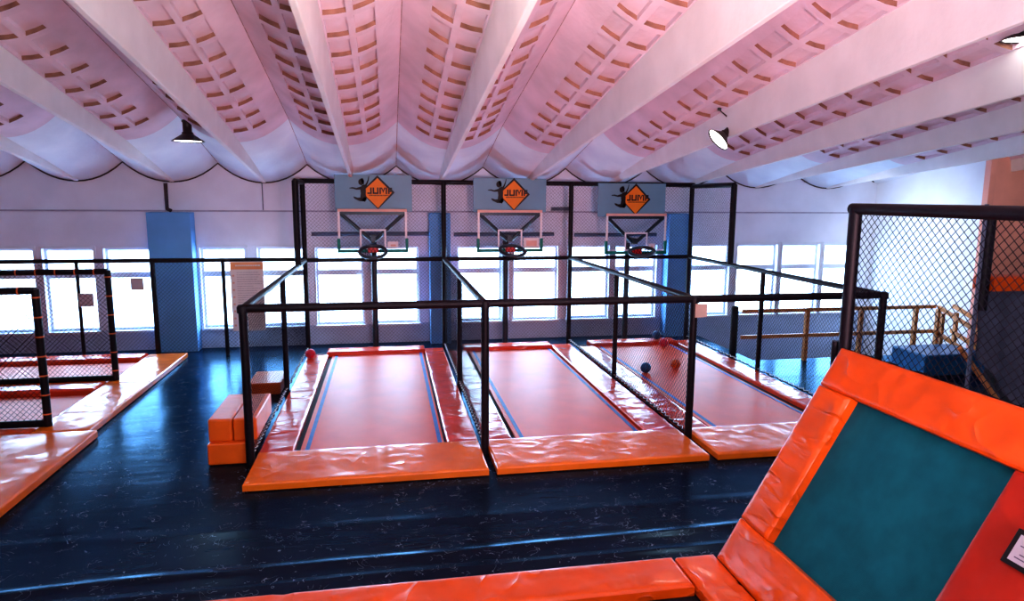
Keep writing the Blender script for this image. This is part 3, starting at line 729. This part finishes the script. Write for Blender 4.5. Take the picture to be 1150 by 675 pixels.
# ------------------------------------------------------------------ light
W = bpy.data.worlds.new('daylight'); S.world = W; W.use_nodes = True; nt = W.node_tree; bg = nt.nodes['Background']
tc = nt.nodes.new('ShaderNodeTexCoord'); sp = nt.nodes.new('ShaderNodeSeparateXYZ'); nt.links.new(tc.outputs['Generated'], sp.inputs[0])
cr = nt.nodes.new('ShaderNodeValToRGB'); cr.color_ramp.elements[0].color = (.50, .72, 1, 1); cr.color_ramp.elements[1].color = (.42, .68, 1, 1)
nt.links.new(sp.outputs['Z'], cr.inputs[0]); nt.links.new(cr.outputs[0], bg.inputs['Color']); bg.inputs['Strength'].default_value = 20.0
def area(name, loc, rot, sx, sy, power, col, portal=False):
    l = bpy.data.lights.new(name, 'AREA'); l.shape = 'RECTANGLE'; l.size = sx; l.size_y = sy; l.energy = power; l.color = col
    l.cycles.is_portal = portal
    o = bpy.data.objects.new(name, l); o.location = loc; o.rotation_euler = rot; COL.objects.link(o); return o
for i, (a, b) in enumerate(WIN):
    area('window_portal', ((a+b)/2, YW+.25, (ZB+ZT)/2), (R(-90), 0, 0), b-a+.1, ZT-ZB, 1, (1, 1, 1), True)
# added fill lights, out of view, brightening the hall from the camera side
area('hall_fill', (-1, 1.0, 5.2), (0, 0, 0), 5, 1.2, 60, (1, .84, .76))
area('hall_fill', (9, 2.0, 4.6), (0, 0, 0), 5, 1.2, 35, (1, .84, .76))
area('ceiling_fill', (1.5, -1.0, 2.6), (R(150), 0, 0), 6, 1.5, 560, (.98, .86, .98))  # added fill aimed up to brighten the ceiling
area('beam_fill', (.5, 3.2, 4.1), (R(160), 0, 0), .5, .5, 130, (1, .88, .72))  # added warm fill for the beam faces, no fixture here
def spot(name, loc, target, size, power, col, soft=.3, blend=1):
    l = bpy.data.lights.new(name, 'SPOT'); l.energy = power; l.spot_size = R(size); l.color = col; l.shadow_soft_size = soft; l.spot_blend = blend
    o = bpy.data.objects.new(name, l); o.location = loc; COL.objects.link(o)
    o.rotation_euler = (Vector(target)-Vector(loc)).to_track_quat('-Z', 'Y').to_euler(); return o
spot('pink_bounce_fill', (2.5, -1.5, 2.2), (2.8, 10.5, 4.9), 62, 1950, (1, .42, .48), .6)  # added fill imitating pink bounce on the middle of the ceiling
spot('wing_wall_fill', (11, 6.5, 3.6), (13.6, 12.4, 3.0), 80, 260, (1, .85, .78), .4)  # added fill that lifts the salmon wing wall
spot('right_wall_fill', (9.2, 13.6, 3.1), (12.4, 14.0, 1.9), 95, 330, (.85, .93, 1), .5)  # unseen added fill for the glow on the right wall
for x, y, z in ((-3.34, 12.75, 4.2), (4.85, 9.75, 4.15)):
    l = bpy.data.lights.new('pendant_light', 'SPOT'); l.energy = 40; l.spot_size = R(120); l.color = (1, .95, .88); l.shadow_soft_size = .15
    o = bpy.data.objects.new('pendant_light', l); o.location = (x, y, z); COL.objects.link(o)

# ------------------------------------------------------------------ camera
cd = bpy.data.cameras.new('camera'); cam = bpy.data.objects.new('camera', cd); COL.objects.link(cam); S.camera = cam
cd.sensor_width = 36; cd.sensor_fit = 'HORIZONTAL'; cd.lens = 36*761.8/1150; cd.clip_start = .05; cd.clip_end = 300
yaw, pitch, roll = .1816, .1499, .0067
Fv = Vector((math.sin(yaw)*math.cos(pitch), math.cos(yaw)*math.cos(pitch), -math.sin(pitch))); Rv = Vector((math.cos(yaw), -math.sin(yaw), 0)); Uv = Rv.cross(Fv)
R2 = Rv*math.cos(roll)+Uv*math.sin(roll); U2 = -Rv*math.sin(roll)+Uv*math.cos(roll)
m = Matrix((R2, U2, -Fv)).transposed().to_4x4(); m.translation = (0, 0, 3.3345); cam.matrix_world = m

S.view_settings.view_transform = 'Standard'; S.view_settings.look = 'Medium High Contrast'; S.view_settings.exposure = .08; S.view_settings.gamma = 1
S.cycles.max_bounces = 8; S.cycles.diffuse_bounces = 4; S.cycles.glossy_bounces = 3; S.cycles.transparent_max_bounces = 24
S.cycles.use_denoising = True; S.cycles.caustics_reflective = False; S.cycles.caustics_refractive = False
